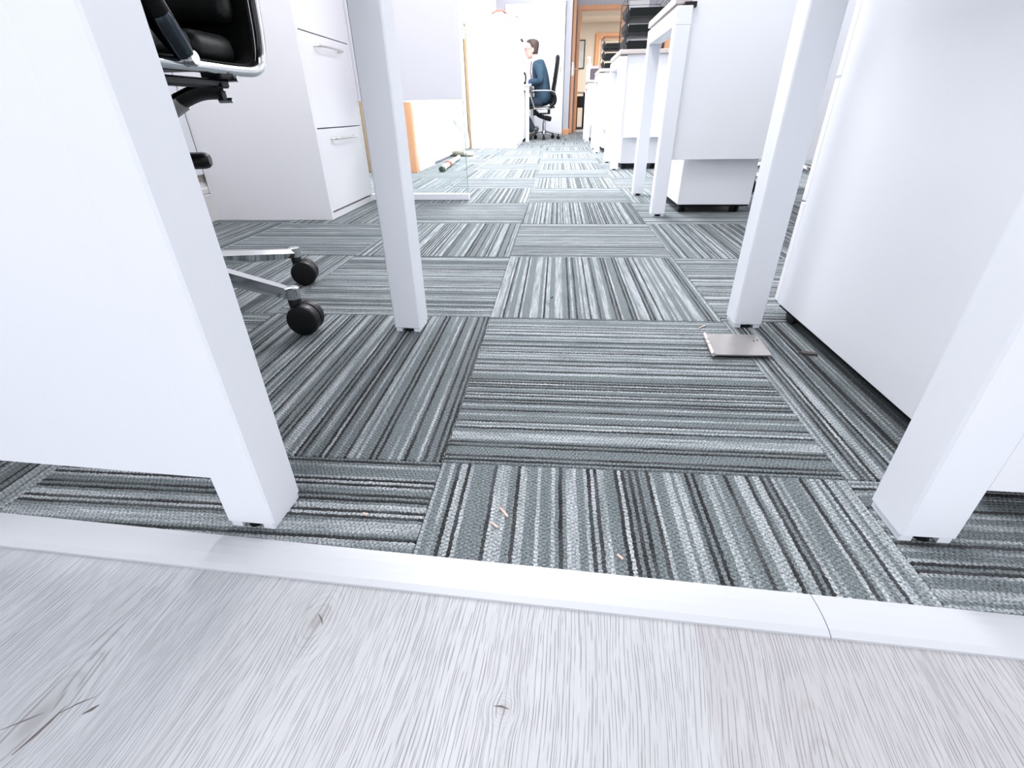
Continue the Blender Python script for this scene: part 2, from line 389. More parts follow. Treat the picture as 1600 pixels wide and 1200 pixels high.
for k in range(-4, 8):
    xa, xb = k*PW, (k+1)*PW
    mt_ = {-2: plank_left, -1: plank_mid, 0: plank_right}.get(k, (plank_left, plank_mid, plank_right)[k % 3])
    cuts = [-2.7, -1.35, .6] if k % 2 == 0 else [-2.7, -.75, .6]
    for ya, yb in zip(cuts, cuts[1:]):
        e = .00002
        poly = [(xa+e, ya+e), (xb-e, ya+e), (xb-e, yb-e), (xa+e, yb-e)]
        ca, sa = math.cos(PR), math.sin(PR)
        wx = [(x*ca-y*sa+pl_org.x, x*sa+y*ca+pl_org.y) for x, y in poly]
        wx = clip(wx, 1, 0, -XL); wx = clip(wx, -1, 0, XR); wx = clip(wx, 0, 1, 2.5)
        wx = clip(wx, -.0475, -1, (.303-.0475*.13)-.012)
        if len(wx) < 3: continue
        pts = [w2p(x, y) for x, y in wx]
        def fn(bm, pts=pts):
            prism(bm, pts, 'z', -.009, -.0030)
        build('floor_plank', fn, mt_, floor, loc=pl_org, rotz=PR)
# cracks in the knots: thin recessed slivers lying in the wood
def crack(bm, pts, w):
    P_ = [Vector((x, y, -.0028)) for x, y in pts]
    tube(bm, P_, [w*.25]+[w]*(len(P_)-2)+[w*.15], n=6, flat=.12)
MT['crack'] = simple('dark knot crack', (.12, .10, .095), .8, noise=.3, scale=300)
for pts, w in (([(-.3800, .128), (-.3755, .140), (-.3725, .150), (-.3700, .162)], .0011), ([(-.371, .156), (-.362, .164), (-.352, .170)], .0005),
               ([(-.352, .157), (-.3475, .161), (-.3445, .1645)], .0014), ([(-.206, .252), (-.2010, .2470), (-.1975, .2415)], .0007),
               ([(-.036, .1875), (-.030, .1878), (-.024, .1862)], .0007), ([(-.2195, .2560), (-.2150, .2595)], .0008),
               ([(-.405, .142), (-.392, .150), (-.383, .156)], .0005), ([(-.375, .117), (-.370, .127)], .0006)):
    build('knot_crack', lambda bm: crack(bm, pts, w), 'crack', floor)

# metal threshold strip, two lengths
def strip(x0, x1):
    def fn(bm):
        prof = [(-.0205, -.0030), (-.0200, -.0012), (-.014, .0012), (-.004, .0024), (.006, .0026), (.015, .0018), (.0205, .0006), (.0210, -.0088), (-.0125, -.0088), (-.0128, -.0030)]
        n = len(prof); rings = []
        for x in (x0, x1):
            rings.append([bm.verts.new((x, seam(x)+y-.002, z)) for y, z in prof])
        A, B = rings
        for i in range(n): bm.faces.new((A[i], A[(i+1) % n], B[(i+1) % n], B[i]))
        bm.faces.new(A); bm.faces.new(B)
    return fn
struct('trim_1', strip(XL, .2470), 'alu', label='long white aluminium threshold strip left of its joint, between carpet and laminate')
struct('trim_2', strip(.2478, XR), 'alu', label='white aluminium threshold strip right of the joint, between carpet and laminate')

# ------------------------------------------------------------------ room shell
CH = 2.6
def wl(bm):
    box(bm, -1.62, -1.5, -2.5, 3.88, 0, CH); box(bm, -1.62, -1.09, 3.88, 11.1, 0, CH)
struct('wall_left', wl, 'wall')
struct('wall_right', lambda bm: box(bm, 3.6, 3.72, -2.5, 11.1, 0, CH), 'wall')
struct('wall_front', lambda bm: box(bm, -1.62, 3.72, -2.62, -2.5, 0, CH), 'wall')
def wbk(bm):
    box(bm, -1.09, .355, 11.1, 11.25, 0, CH); box(bm, 1.13, 3.72, 11.1, 11.25, 0, CH); box(bm, .355, 1.13, 11.1, 11.25, 2.06, CH)
struct('wall_back', wbk, 'grey_wall')
struct('trim_3', lambda bm: box(bm, .085, .190, 10.0, 11.1, 0, CH), 'grey_wall', label='pale grey wall nib between the tall wardrobe and the oak door')
struct('trim_4', lambda bm: (box(bm, -1.09, .085, 9.95, 10.0, 1.95, CH), box(bm, -1.09, -.945, 9.95, 10.0, 0, 1.95)), 'grey_wall', label='grey bulkhead above the white wardrobe doors')
struct('ceiling', lambda bm: box(bm, -1.62, 3.72, -2.62, 11.25, CH, CH+.1), 'ceil')
# oak skirting at the nib
def skb(bm): prism(bm, [(9.985, 0), (9.985, .085), (9.993, .098), (10.0, .098), (10.0, 0)], 'x', .085, .201); box(bm, .190, .201, 10.0, 10.2, 0, .095)
struct('baseboard_back', skb, 'oak_h')
# oak door frame (door_1) with the open leaf
dr = struct('door_1', lambda bm: (box(bm, .31, .365, 11.07, 11.27, 0, 2.06), box(bm, 1.12, 1.175, 11.07, 11.27, 0, 2.06), box(bm, .365, 1.12, 11.07, 11.27, 2.0, 2.06)), 'oak')
build('door_leaf', lambda bm: box(bm, .208, .261, 10.33, 11.06, .008, 2.085, .002), 'oak', dr)
def lever(bm, s):
    x = .261 if s > 0 else .208
    box(bm, x if s > 0 else x-.008, x+.008 if s > 0 else x, 10.37, 10.41, .93, 1.10, .002)
    tube(bm, [(x+s*.006, 10.39, 1.04), (x+s*.05, 10.39, 1.04), (x+s*.055, 10.40, 1.04), (x+s*.055, 10.50, 1.035)], .009, 8)
build('door_handle', lambda bm: lever(bm, 1), 'handle', dr, smooth=True)
build('door_handle', lambda bm: lever(bm, -1), 'handle', dr, smooth=True)
build('lock_plate', lambda bm: box(bm, .222, .247, 10.326, 10.331, .94, 1.14), 'handle', dr)
# left wall skirting, ledge and trunking
def bl(bm):
    prism(bm, [(-1.5, 0), (-1.476, 0), (-1.476, .104), (-1.482, .108), (-1.478, .112), (-1.478, .128), (-1.486, .136), (-1.490, .158), (-1.5, .158)], 'y', .36, 3.88)
struct('baseboard_left', bl, 'skirt')
struct('trim_5', lambda bm: box(bm, -1.5, -1.487, .36, 3.88, .1585, .182), 'dust', label='dusty beige ledge strip above the skirting at the left wall')
def trunk(bm): box(bm, -1.5, -1.474, .40, 2.034, .183, .80, .003)
tk = thing('wall_panel', 'white steel panel with small holes on the wall behind the black chair', 'panel')
build('panel_face', trunk, 'white', tk)
for y in (1.76, 1.80, 1.90):
    build('screw_hole', lambda bm: lathe(bm, [(.004, -1.474), (.004, -1.4725)], (0, y, .212), 8, 'x'), 'gap', tk)
# skirting along the set-forward part of the left wall, raised with a gap beneath
def bl2(bm):
    prism(bm, [(-1.09, 0), (-1.060, 0), (-1.060, .085), (-1.068, .095), (-1.064, .105), (-1.076, .13), (-1.076, .14), (-1.09, .15)], 'y', 3.94, 4.45)
    prism(bm, [(-1.09, .022), (-1.066, .022), (-1.066, .11), (-1.07, .12), (-1.078, .185), (-1.09, .19)], 'y', 4.45, 6.36)
struct('baseboard_left.001', bl2, 'skirt')
struct('trim_6', lambda bm: box(bm, -1.108, -1.052, 3.82, 3.875, 0, .462, .001), 'oak', label='orange oak strip standing at the corner seen through the clear glass')
struct('trim_7', lambda bm: box(bm, -1.45, -1.415, 3.82, 3.875, 0, 2.1, .001), 'brownboard', label='brown timber strip beside the filing cabinet seen through the glass')

# corridor beyond the door
struct('floor.001', lambda bm: box(bm, -.8, 3.2, 11.3, 15.2, -.08, 0), simple('grey corridor carpet', (.36, .38, .43), .95, noise=.15, scale=60))
struct('wall_corridor', lambda bm: box(bm, -.8, 3.2, 15.0, 15.12, 0, 2.4), 'cream')
struct('wall_corridor_left', lambda bm: box(bm, -.9, -.8, 11.25, 15.1, 0, 2.4), 'cream')
struct('wall_corridor_right', lambda bm: box(bm, 3.2, 3.3, 11.25, 15.1, 0, 2.4), 'cream')
def cc(bm):
    box(bm, -.9, 3.3, 11.25, 15.1, 2.40, 2.48)
struct('ceiling.001', cc, 'ceil')
struct('trim_8', lambda bm: box(bm, .5, 3.2, 14.0, 15.0, 2.29, 2.40), 'cream', label='cream boxed beam under the corridor ceiling')
struct('door_2', lambda bm: (box(bm, .90, 1.0, 14.93, 15.0, 0, 2.07), box(bm, 1.0, 1.75, 14.93, 15.0, 1.96, 2.07), box(bm, 1.75, 1.85, 14.93, 15.0, 0, 2.07)), 'oak')
pf = thing('picture_frame', 'dark framed pale picture on the cream wall beyond the oak doorway', 'picture')
def frm(bm):
    for a in ((.38, .40, 1.33, 1.95), (.62, .64, 1.33, 1.95), (.40, .62, 1.33, 1.35), (.40, .62, 1.93, 1.95)): box(bm, a[0], a[1], 14.97, 14.998, a[2], a[3])
build('frame', frm, 'black', pf)
build('print', lambda bm: box(bm, .40, .62, 14.985, 14.996, 1.35, 1.93), simple('pale blue print', (.55, .62, .68), .4, noise=.25, scale=6), pf)
tb = thing('meeting_table', 'wood topped table on a black pedestal leg beyond the oak doorway', 'table', (.62, 13.2, 0))
build('tabletop', lambda bm: box(bm, -.25, 1.1, -.35, .35, .735, .76, .004), 'worktop', tb)
build('leg', lambda bm: tube(bm, [(.0, 0, .03), (.0, 0, .735)], .045, 12), 'black', tb)
build('leg', lambda bm: tube(bm, [(.85, 0, .03), (.85, 0, .735)], .045, 12), 'black', tb)
build('foot', lambda bm: box(bm, -.16, .16, -.30, .30, 0, .03, .005), 'black', tb)
build('foot', lambda bm: box(bm, .69, 1.01, -.30, .30, 0, .03, .005), 'black', tb)
sb = thing('meeting_chair', 'dark chair tucked at the table beyond the oak doorway', 'chair', (.60, 12.58, 0))
build('seat', lambda bm: box(bm, -.2, .2, -.2, .2, .44, .48, .01), 'black', sb)
build('backrest', lambda bm: box(bm, -.2, .2, -.23, -.19, .48, .66, .01), 'black', sb)
for a_, b_ in ((-.18, -.18), (.18, -.18), (-.18, .18), (.18, .18)):
    build('leg', lambda bm: tube(bm, [(a_, b_, 0), (a_, b_, .44)], .011, 8), 'black', sb)

# white board outlines on the back wall right of the door
wbp = thing('wall_poster', 'thin dark framed white notice on the back wall above the letter trays', 'notice')
def wf(bm):
    for a in ((1.22, 1.232, 1.72, 2.12), (1.60, 1.612, 1.72, 2.12), (1.232, 1.60, 1.72, 1.732), (1.232, 1.60, 2.108, 2.12)): box(bm, a[0], a[1], 11.082, 11.098, a[2], a[3])
build('frame', wf, 'cable', wbp)
build('sheet', lambda bm: box(bm, 1.232, 1.60, 11.09, 11.098, 1.732, 2.108), 'paper', wbp)
struct('trim_9', lambda bm: box(bm, 1.72, 1.745, 11.075, 11.1, 0, 2.6), 'cable', label='grey vertical trunking on the back wall right of the notice')

# ------------------------------------------------------------------ desks
def desk(label, legs, xe, zmod, ztop, parts=('front', 'rear'), top=True, mod_y=.012, rotz=0., org=(0, 0), right=True, spacer=True, screen=False, group='white office desks with goal post legs'):
    """org: outer front corner of the leg frame; desk runs to +x (right) or -x (left)"""
    t = thing('office_desk', label, 'desk', (org[0], org[1], 0), rotz, group)
    s = 1 if right else -1
    L, D, lw = xe, legs, .055
    def leg(y0, x0):
        def fn(bm):
            a, b = sorted((s*x0, s*(x0+lw)))
            zt = .650
            box(bm, a, b, y0, y0+lw, .0075, zt, .0025)
            box(bm, a+.0025, a+.015, y0+.0025, y0+lw-.0025, .0006, .012); box(bm, b-.015, b-.0025, y0+.0025, y0+lw-.0025, .0006, .012)
        return fn
    for x0 in (0, L-lw):
        for y0 in (0, D-lw):
            lg = build('leg', leg(y0, x0), 'white', t)
            cx, cy = s*(x0+lw/2), y0+lw/2
            build('glide_foot', lambda bm: (lathe(bm, [(.0235, .0003), (.0262, .0018), (.0262, .0098)], (0, 0, 0), 16), [setattr(v, 'co', Vector((v.co.x*.47+cx, v.co.y+cy, v.co.z))) for v in bm.verts]), 'tray', lg)
        build('top_rail', lambda bm: box(bm, *sorted((s*x0, s*(x0+lw))), 0, D, .6495, .705, .002), 'white', t)
    build('side_rail', lambda bm: box(bm, *sorted((s*lw, s*(L-lw))), .06, .10, .66, .70, .002), 'white', t)
    a, b = sorted((s*(lw+(-.0045 if mod_y < .0005 else .0008)), s*(L-lw)))
    build('modesty_panel', lambda bm: box(bm, a, b, mod_y, mod_y+.018, zmod, .714 if not screen else .86, 0 if mod_y < 0 else .0012), 'white' if mod_y < 0 else 'white_panel', t)
    if spacer:
        for x0 in ((.048 if screen else .075), L-.09):
            for y0 in (.002 if screen else .035, D-.06):
                build('spacer_block', lambda bm: box(bm, *sorted((s*(x0-.022), s*(x0+.018))), y0, y0+.03, .7, .7155), 'black', t)
    build('worktop', lambda bm: box(bm, *sorted((0, s*L)), -.006 if not screen else .040, D+.01, .7155, .7405, .0015), 'worktop', t)
    return t
def pedestal(label, loc, rotz=0., depth=.55, h=.60, w=.30, z0=.035):
    t = thing('mobile_pedestal', label, 'drawer unit', (loc[0], loc[1], 0), rotz, 'white mobile pedestals under the desks')
    build('body', lambda bm: box(bm, 0, w, 0, depth, z0, h, .0015), 'white_panel', t)
    build('shadow_plate', lambda bm: box(bm, .004, w-.004, .004, depth-.004, z0-.006, z0-.0003), 'tray', t)  # black sheet added under the body to deepen the shadow there
    hs = (h-z0)/3
    for k in range(3):
        dw = build('drawer', lambda bm: box(bm, .001, w-.001, depth+.002, depth+.020, z0+k*hs+.002, z0+(k+1)*hs-.002, .001), 'cabinet', t)
        build('drawer_handle', lambda bm: tube(bm, smooth_path([(w*.3, depth+.018, z0+(k+.8)*hs), (w*.32, depth+.045, z0+(k+.8)*hs), (w*.68, depth+.045, z0+(k+.8)*hs), (w*.7, depth+.018, z0+(k+.8)*hs)], 4), .005, 8), 'handle', dw, smooth=True)
    for (x, y) in ((.028, .035), (w-.05, .035), (.028, depth-.04), (w-.05, depth-.04)):
        def cf(bm):
            for dx in (-.009, .009):
                lathe(bm, [(.013, dx-.007), (.0205, dx-.005), (.0205, dx+.005), (.013, dx+.007)], (x, y, .0209), 16, 'x')
            box(bm, x-.012, x+.012, y-.012, y+.012, .018, z0-.006, .002)
        build('caster', cf, 'black', t, smooth=True)
    return t
# nearest pair flanking the gap
RL = math.radians(-2.6)
desk('large white desk end at left, nearest the camera, panel reaching almost to the carpet', .592, 1.10, .0715, .705, org=(-.2945, .3415), rotz=RL, right=False, mod_y=-.0001)
desk('large white desk end at right, nearest the camera, before the tall white drawer unit', .615, 1.60, .072, .705, org=(.3645, .3740), rotz=math.radians(-.8), mod_y=.003)
# receding row on the right of the aisle
desk('second white desk on the right of the aisle, pedestal casters showing under its panel', .625, 1.60, .215, .705, org=(.404, 2.125), mod_y=.02, screen=True)
desk('third white desk on the right, black letter trays on its worktop', .640, 1.60, .215, .705, org=(.401, 3.905), mod_y=.02)
desk('fourth white desk on the right, smaller wire letter trays on its worktop', .640, 1.60, .215, .705, org=(.388, 5.57), mod_y=.02)
desk('farthest white desk on the right, white pump bottle on its worktop', .640, 1.60, .215, .705, org=(.385, 7.56), mod_y=.02)
pedestal('white drawer unit under the nearest right desk, its plain side to the aisle', (.480, .435), 0, .57, .64, .30, .031)
pedestal('white drawer unit under the second right desk, black casters on striped carpet', (.522, 2.19), 0, .55, .60, .298, .036)
pedestal('white drawer unit under the third right desk, partly behind a desk leg', (.475, 3.97), 0, .55, .60, .298, .04)
pedestal('white drawer unit under the fourth right desk, seen past the third desk', (.475, 5.64), 0, .55, .60, .298, .04)
pedestal('white drawer unit under the farthest right desk', (.475, 7.63), 0, .55, .60, .298, .04)

# ------------------------------------------------------------------ filing cabinet by the left wall
fc = thing('filing_cabinet', 'tall white four drawer filing cabinet with bow handles at the left wall', 'cabinet', (-.951, 2.036, 0))
def carc(bm):
    box(bm, -.525, -.002, 0, .018, 0, 1.33, .001); box(bm, -.525, -.002, .494, .512, 0, 1.33, .001)
    box(bm, -.525, -.004, .018, .494, 1.312, 1.33); box(bm, -.525, -.515, .018, .494, 0, 1.312); box(bm, -.5, -.006, .018, .494, 0, .024)
build('carcass', carc, 'cabinet', fc)
build('plinth_gap', lambda bm: box(bm, -.5, -.022, .0185, .4935, .024, .034), 'gap', fc)
for z0, z1 in ((.032, .343), (.347, .664), (.668, .985), (.989, 1.308)):
    dw = build('drawer', lambda bm: box(bm, -.022, -.003, .020, .492, z0, z1, .0008), 'cabinet', fc)
    zh = z1-.038
    build('drawer_handle', lambda bm: tube(bm, smooth_path([(-.004, .135, zh), (.012, .138, zh), (.026, .16, zh), (.030, .25, zh), (.026, .34, zh), (.012, .362, zh), (-.004, .365, zh)], 5), [.0055]*31, 8, flat=.8), 'handle', dw, smooth=True)

# ------------------------------------------------------------------ glass partition
gp = thing('glass_partition', 'glass partition with frosted upper part and white bottom rail behind the desk leg', 'partition', (-.447, 2.562, 0))
build('bottom_rail', lambda bm: box(bm, -.56, -.004, -.016, .016, .001, .031, .002), 'white', gp)
build('clear_pane', lambda bm: box(bm, -.558, -.004, -.005, .005, .031, .446), 'glass', gp)
build('frosted_pane', lambda bm: box(bm, -.558, -.002, -.005, .005, .4465, 1.60, .001), 'frost', gp)
build('glass_edge', lambda bm: box(bm, -.0035, -.0015, -.005, .005, .031, .446), 'glassgreen', gp)
build('end_cap', lambda bm: box(bm, -.004, .002, -.017, .017, .0005, .032, .001), 'white_panel', gp)
build('post', lambda bm: box(bm, -.575, -.560, -.016, .016, 0, 1.6, .001), 'white', gp)

# ------------------------------------------------------------------ chairs
def caster_parts(parent, x, y, ang, zt=.085):
    ca, sa = math.cos(ang), math.sin(ang)
    cs = build('caster_housing', lambda bm: (lathe(bm, [(.012, .052), (.013, .072), (.010, .078)], (0, 0, 0), 12), box(bm, -.005, .005, -.006, .022, .018, .060, .002)), 'black', parent, loc=(x, y, 0), rotz=ang, smooth=True)
    def wheel(s):
        return lambda bm: lathe(bm, [(.006, s*.0015), (.0305, s*.0015), (.0320, s*.004), (.0320, s*.009), (.0312, s*.0096), (.0312, s*.0104), (.0320, s*.011), (.0320, s*.018), (.0300, s*.0225), (.024, s*.0245), (.012, s*.0235), (.006, s*.024)] if s > 0 else
                                [(.006, -.024), (.012, -.0235), (.024, -.0245), (.0300, -.0225), (.0320, -.018), (.0320, -.011), (.0312, -.0104), (.0312, -.0096), (.0320, -.009), (.0320, -.004), (.0305, -.0015), (.006, -.0015)], (0, .014, .0322), 24, 'x')
    for s in (1, -1): build('wheel', wheel(s), 'black', cs, smooth=True)
    return cs
def exec_chair(label, loc, rotz, base_rot, group='black executive chairs with chrome bases', R=.317, hub=.145):
    t = thing('office_chair', label, 'chair', loc, rotz, group)
    # five chrome arms
    for k in range(5):
        a = base_rot+2*PI*k/5
        def armf(bm):
            n = 6; secs = []
            for i in range(n+1):
                q = i/n; rr = .035+(R-.03-.035)*q
                zt = hub-(hub-.095)*q; h = .036-.014*q; w = .021-.008*q
                secs.append([Vector(p_) for p_ in ((rr, -w, zt-.010), (rr, -w*.55, zt), (rr, w*.55, zt), (rr, w, zt-.010), (rr, w*.6, zt-h), (rr, -w*.6, zt-h))])
            rings = [[bm.verts.new(p_) for p_ in s] for s in secs]
            for A, B in zip(rings, rings[1:]):
                for i in range(6): bm.faces.new((A[i], A[(i+1) % 6], B[(i+1) % 6], B[i]))
            bm.faces.new(rings[0][::-1]); bm.faces.new(rings[-1])
            lathe(bm, [(.0135, .074), (.0145, .096), (.010, .0985)], (R-.022, 0, 0), 14)
        ao = build('base_arm', armf, 'chrome', t, rotz=a, smooth=True)
        ca = random.uniform(-.5, .5)
        caster_parts(t, (R-.022)*math.cos(a), (R-.022)*math.sin(a), caster_ang[k % len(caster_ang)]-rotz)
    build('hub', lambda bm: lathe(bm, [(.030, hub-.05), (.040, hub-.04), (.044, hub-.005), (.034, hub+.012), (.028, hub+.02)], (0, 0, 0), 24), 'chrome', t, smooth=True)
    build('gas_column', lambda bm: lathe(bm, [(.026, hub+.01), (.026, .27), (.016, .272), (.016, .385)], (0, 0, 0), 20), 'black', t, smooth=True)
    # mechanism: swooping arms to the seat beams
    def mech(bm):
        box(bm, -.07, .07, -.06, .06, .375, .415, .012, 2)
    build('tilt_mechanism', mech, 'black', t, smooth=True)
    for s in (-1, 1):
        build('bracket_arm', lambda bm: tube(bm, smooth_path([(s*.05, -.03, .385), (s*.12, -.045, .392), (s*.17, -.045, .415), (s*.205, -.03, .430), (s*.235, -.01, .432)], 5), [.021]*21, 10, flat=.55), 'black', t, smooth=True)
        build('bracket_cover', lambda bm: tube(bm, smooth_path([(s*.13, -.047, .393), (s*.155, -.047, .405), (s*.178, -.042, .418)], 4), .0225, 10, flat=.6), 'steel', t, smooth=True)
        build('seat_beam', lambda bm: box(bm, s*.228-.013, s*.228+.013, -.26, .005, .436, .449, .003), 'black', t)
        build('beam_clip', lambda bm: (box(bm, s*.236-.018, s*.236+.018, -.035, .000, .449, .461, .002), box(bm, s*.24-.004, s*.24+.004, -.03, -.018, .418, .432)), 'black', t)
        build('clip_bolt', lambda bm: (tube(bm, [(s*.228, .0, .450), (s*.262, .0, .450)], .005, 8), tube(bm, [(s*.225, -.012, .418), (s*.250, -.012, .418)], .004, 8)), 'chrome', t, smooth=True)
    build('tilt_lever', lambda bm: tube(bm, smooth_path([(.02, -.03, .362), (.05, -.02, .340), (.085, -.01, .329), (.125, .0, .323), (.158, .012, .323)], 5), [.006]*8+[.010, .014, .0165, .0175]+[.018]*7+[.0165, .012], 12, flat=.8), 'black', t, smooth=True)
    # side rails: seat then curve up to back
    HW = .250
    side = [(-.275, .466), (-.20, .463), (-.08, .463), (.03, .463), (.085, .467), (.112, .486), (.126, .525), (.134, .580), (.150, .68), (.175, .82), (.205, .96), (.225, 1.03), (.215, 1.055)]
    for s in (-1, 1):
        build('side_rail', lambda bm: tube(bm, smooth_path([(s*HW, y, z) for y, z in side], 5), .0092, 12, flat=.95), 'chrome', t, smooth=True)
    # slung mesh following the rails
    def sling(off, hw, x_n=6):
        def fn(bm):
            pth = smooth_path([(0, y, z) for y, z in side[:-1]], 5)
            top = []; bot = []
            for i, p_ in enumerate(pth):
                tg = (pth[min(i+1, len(pth)-1)]-pth[max(i-1, 0)]).normalized(); nr = Vector((0, -tg.z, tg.y))
                top.append([bm.verts.new(p_+nr*(off+.006)+Vector((-hw+2*hw*k/x_n, 0, 0))) for k in range(x_n+1)])
                bot.append([bm.verts.new(p_+nr*(off-.004)+Vector((-hw+2*hw*k/x_n, 0, 0))) for k in range(x_n+1)])
            for S, in ((top,), (bot,)):
                for A, B in zip(S, S[1:]):
                    for k in range(x_n): bm.faces.new((A[k], A[k+1], B[k+1], B[k]))
            for i in range(len(top)-1):
                for k in (0, x_n): bm.faces.new((top[i][k], top[i+1][k], bot[i+1][k], bot[i][k]))
            for i in (0, len(top)-1):
                for k in range(x_n): bm.faces.new((top[i][k], top[i][k+1], bot[i][k+1], bot[i][k]))
        return fn
    build('sling', sling(.006, HW-.010), 'mesh', t, smooth=True)
    # soft pads lying on the sling
    def pad(c, n, w, l, h):
        def fn(bm):
            c_ = Vector(c); nv = Vector(n).normalized(); tv = Vector((0, nv.z, -nv.y))
            m4 = Matrix(((1, 0, 0, c_.x), (0, tv.y, nv.y, c_.y), (0, tv.z, nv.z, c_.z), (0, 0, 0, 1)))
            tmp = bmesh.new(); box(tmp, -w, w, -l, l, -h, h, h*.85, 3)
            me = bpy.data.meshes.new('t'); tmp.to_mesh(me); tmp.free(); me.transform(m4); bm.from_mesh(me); bpy.data.meshes.remove(me)
        return fn
    for k, y in enumerate((-.205, -.085, .030)):
        build('seat_pad', pad((0, y, .498), (0, 0, 1), HW-.028, .058, .022), 'pad', t, smooth=True)
    for k, (y, z) in enumerate(((.110, .60), (.126, .73), (.150, .86), (.178, .98))):
        build('back_pad', pad((0, y-.008, z), (0, -1, .14), HW-.028, .060, .022), 'pad', t, smooth=True)
    # arm loops
    for s in (-1, 1):
        X_ = s*(HW+.012)
        build('armrest', lambda bm: tube(bm, smooth_path([(X_, -.150, .510), (X_+s*.002, -.175, .545), (X_+s*.006, -.215, .600), (X_+s*.006, -.230, .64), (X_+s*.005, -.19, .665), (X_, -.10, .675), (X_-s*.005, .04, .668), (X_-s*.012, .13, .655)], 5), [.019]*36, 12, flat=.75), 'mesh', t, smooth=True)
        bk = build('arm_bracket', lambda bm: tube(bm, smooth_path([(X_, -.157, .518), (X_, -.140, .495), (X_, -.122, .474)], 4), [.019, .0195, .0195, .019, .0185, .018, .017, .016, .014], 12, flat=.8), 'chrome_dark', t, smooth=True)
        build('bracket_cap', lambda bm: lathe(bm, [(.009, -.013), (.011, -.009), (.011, .009), (.009, .013)], (s*(HW+.012), -.118, .470), 18, 'x'), 'chrome', bk, smooth=True)
    return t
caster_ang = [0.5, 1.2, -.4, 2.1, .3]
caster_ang = [-1.50, -1.30, 1.2, 2.1, .3]
b0 = math.atan2(.866-.92, -.5+.812)
exec_chair('black leather office chair with chrome rails behind the nearest left desk', (-.812, .92, 0), 0., b0)
caster_ang = [.3, 1.2, -.4, 2.1, .8]
exec_chair('black office chair whose chrome foot shows right of the second desk pedestal', (1.25, 2.93, 0), .3, math.atan2(-.195, -.25)-.3)

# ------------------------------------------------------------------ small things on the near carpet
fp = thing('hinged_plate', 'square brushed metal hinge plate lying on the carpet by the right desk leg', 'metal plate', (.303, .887, 0))
def plate(bm):
    v = [(.0035, .000, .0035), (.100, .004, .0035), (.0925, -.094, .0065), (-.0080, -.1000, .0085)]
    A = [bm.verts.new(p_) for p_ in v]; B = [bm.verts.new((x, y, z+.0022)) for x, y, z in v]
    bm.faces.new(A[::-1]); bm.faces.new(B)
    for i in range(4): bm.faces.new((A[i], A[(i+1) % 4], B[(i+1) % 4], B[i]))
build('plate', plate, 'steel', fp)
for a, b in ((0, .30), (.34, .52), (.56, .98)):
    P0 = Vector((.0005, .001, .0052)); P1 = Vector((-.0118, -.1010, .0098))
    build('hinge_knuckle', lambda bm: tube(bm, [P0.lerp(P1, a), P0.lerp(P1, b)], .0040, 10), simple('pale hinge brass', (.80, .70, .66), .3, .8), fp, smooth=True)
for x, y in ((.083, -.030), (.091, -.026)):
    build('screw_hole', lambda bm: lathe(bm, [(.0016, .0060), (.0016, .0076)], (x, y, 0), 8), 'gap', fp)
build('shadow_strip', lambda bm: box(bm, .005, .08, -.088, -.078, .0005, .0065), 'gap', fp)  # dark strip standing in for the shadow below the plate's raised near edge
for (x, y, a, l2, lab) in ((-.048, .386, -.9, .016, 'pale splinter on the striped tile in front of the metal strip, left of centre'),
                          (-.056, .366, -.7, .009, 'tiny pale splinter just below the longer one, left of centre'),
                          (.076, .333, -.8, .007, 'small pale wood chip near the metal strip at the centre'),
                          (.311, .935, .75, .022, 'pale splinter on the carpet just above the metal plate'),
                          (-.002, 1.10, 1.2, .008, 'tiny dark crumb on the middle carpet tile'),
                          (-.205, .372, -.5, .006, 'pink speck of wood by the left desk foot')):
    l = l2*.55
    o = build('wood_splinter', lambda bm: prism(bm, [(-l, -.0009), (l*.8, -.0013), (l, 0), (l*.7, .0012), (-l*.9, .001)], 'z', .0004, .0024), 'gap' if 'dark' in lab else 'splinter', None, loc=(x, y, 0), rotz=a)
    o['label'] = lab; o['category'] = 'splinter'; o['group'] = 'wood splinters on the carpet'
o = build('carpet_lint', lambda bm: prism(bm, [(-.016, -.003), (0, -.005), (.015, -.002), (.012, .004), (-.006, .006)], 'z', .0004, .004), simple('grey lint', (.10, .09, .08), .9), None, loc=(.470, .818, 0), rotz=-.3)
o['label'] = 'dark tuft of lint on the carpet beside the right drawer unit'; o['category'] = 'lint'

# ------------------------------------------------------------------ rolls on the carpet behind the glass
t = thing('draught_roll', 'cream cloth roll with dark green end lying towards the camera behind glass', 'roll', (-.868, 3.84, 0), math.radians(0))
dv = Vector((-.075, 1.15, 0)); dl = dv.length
def seg(a, b, rr, n=14):
    def fn(bm):
        k = 5; P_ = [(dv*(a+(b-a)*i/k))+Vector((.006*math.sin(i*2.1), 0, rr+.002)) for i in range(k+1)]
        tube(bm, P_, [rr*(1-.05*(i % 2)) for i in range(k+1)], n)
    return fn
build('roll_end', seg(0, .03, .020), 'dkgreen', t, smooth=True)
build('sleeve', seg(.03, .45, .0195), 'cream_fab', t, smooth=True)
build('ribbon', seg(.30, .37, .023), 'redbrown', t, smooth=True)
build('inner_roll', seg(.45, 1, .017), 'paper', t, smooth=True)
t = thing('draught_roll', 'mottled olive roll lying crosswise in front of the left wall', 'roll', (-1.06, 5.28, 0), 0)
def roll2(a, b, rr):
    return lambda bm: tube(bm, [Vector((a+(b-a)*i/6, .02*math.sin(i), rr+.001)) for i in range(7)], [rr*(1+.06*math.sin(i*2.3)) for i in range(7)], 14)
build('sleeve', roll2(-.02, .10, .027), 'olive', t, smooth=True)
build('roll_end', roll2(.102, .20, .025), 'cream_fab', t, smooth=True)

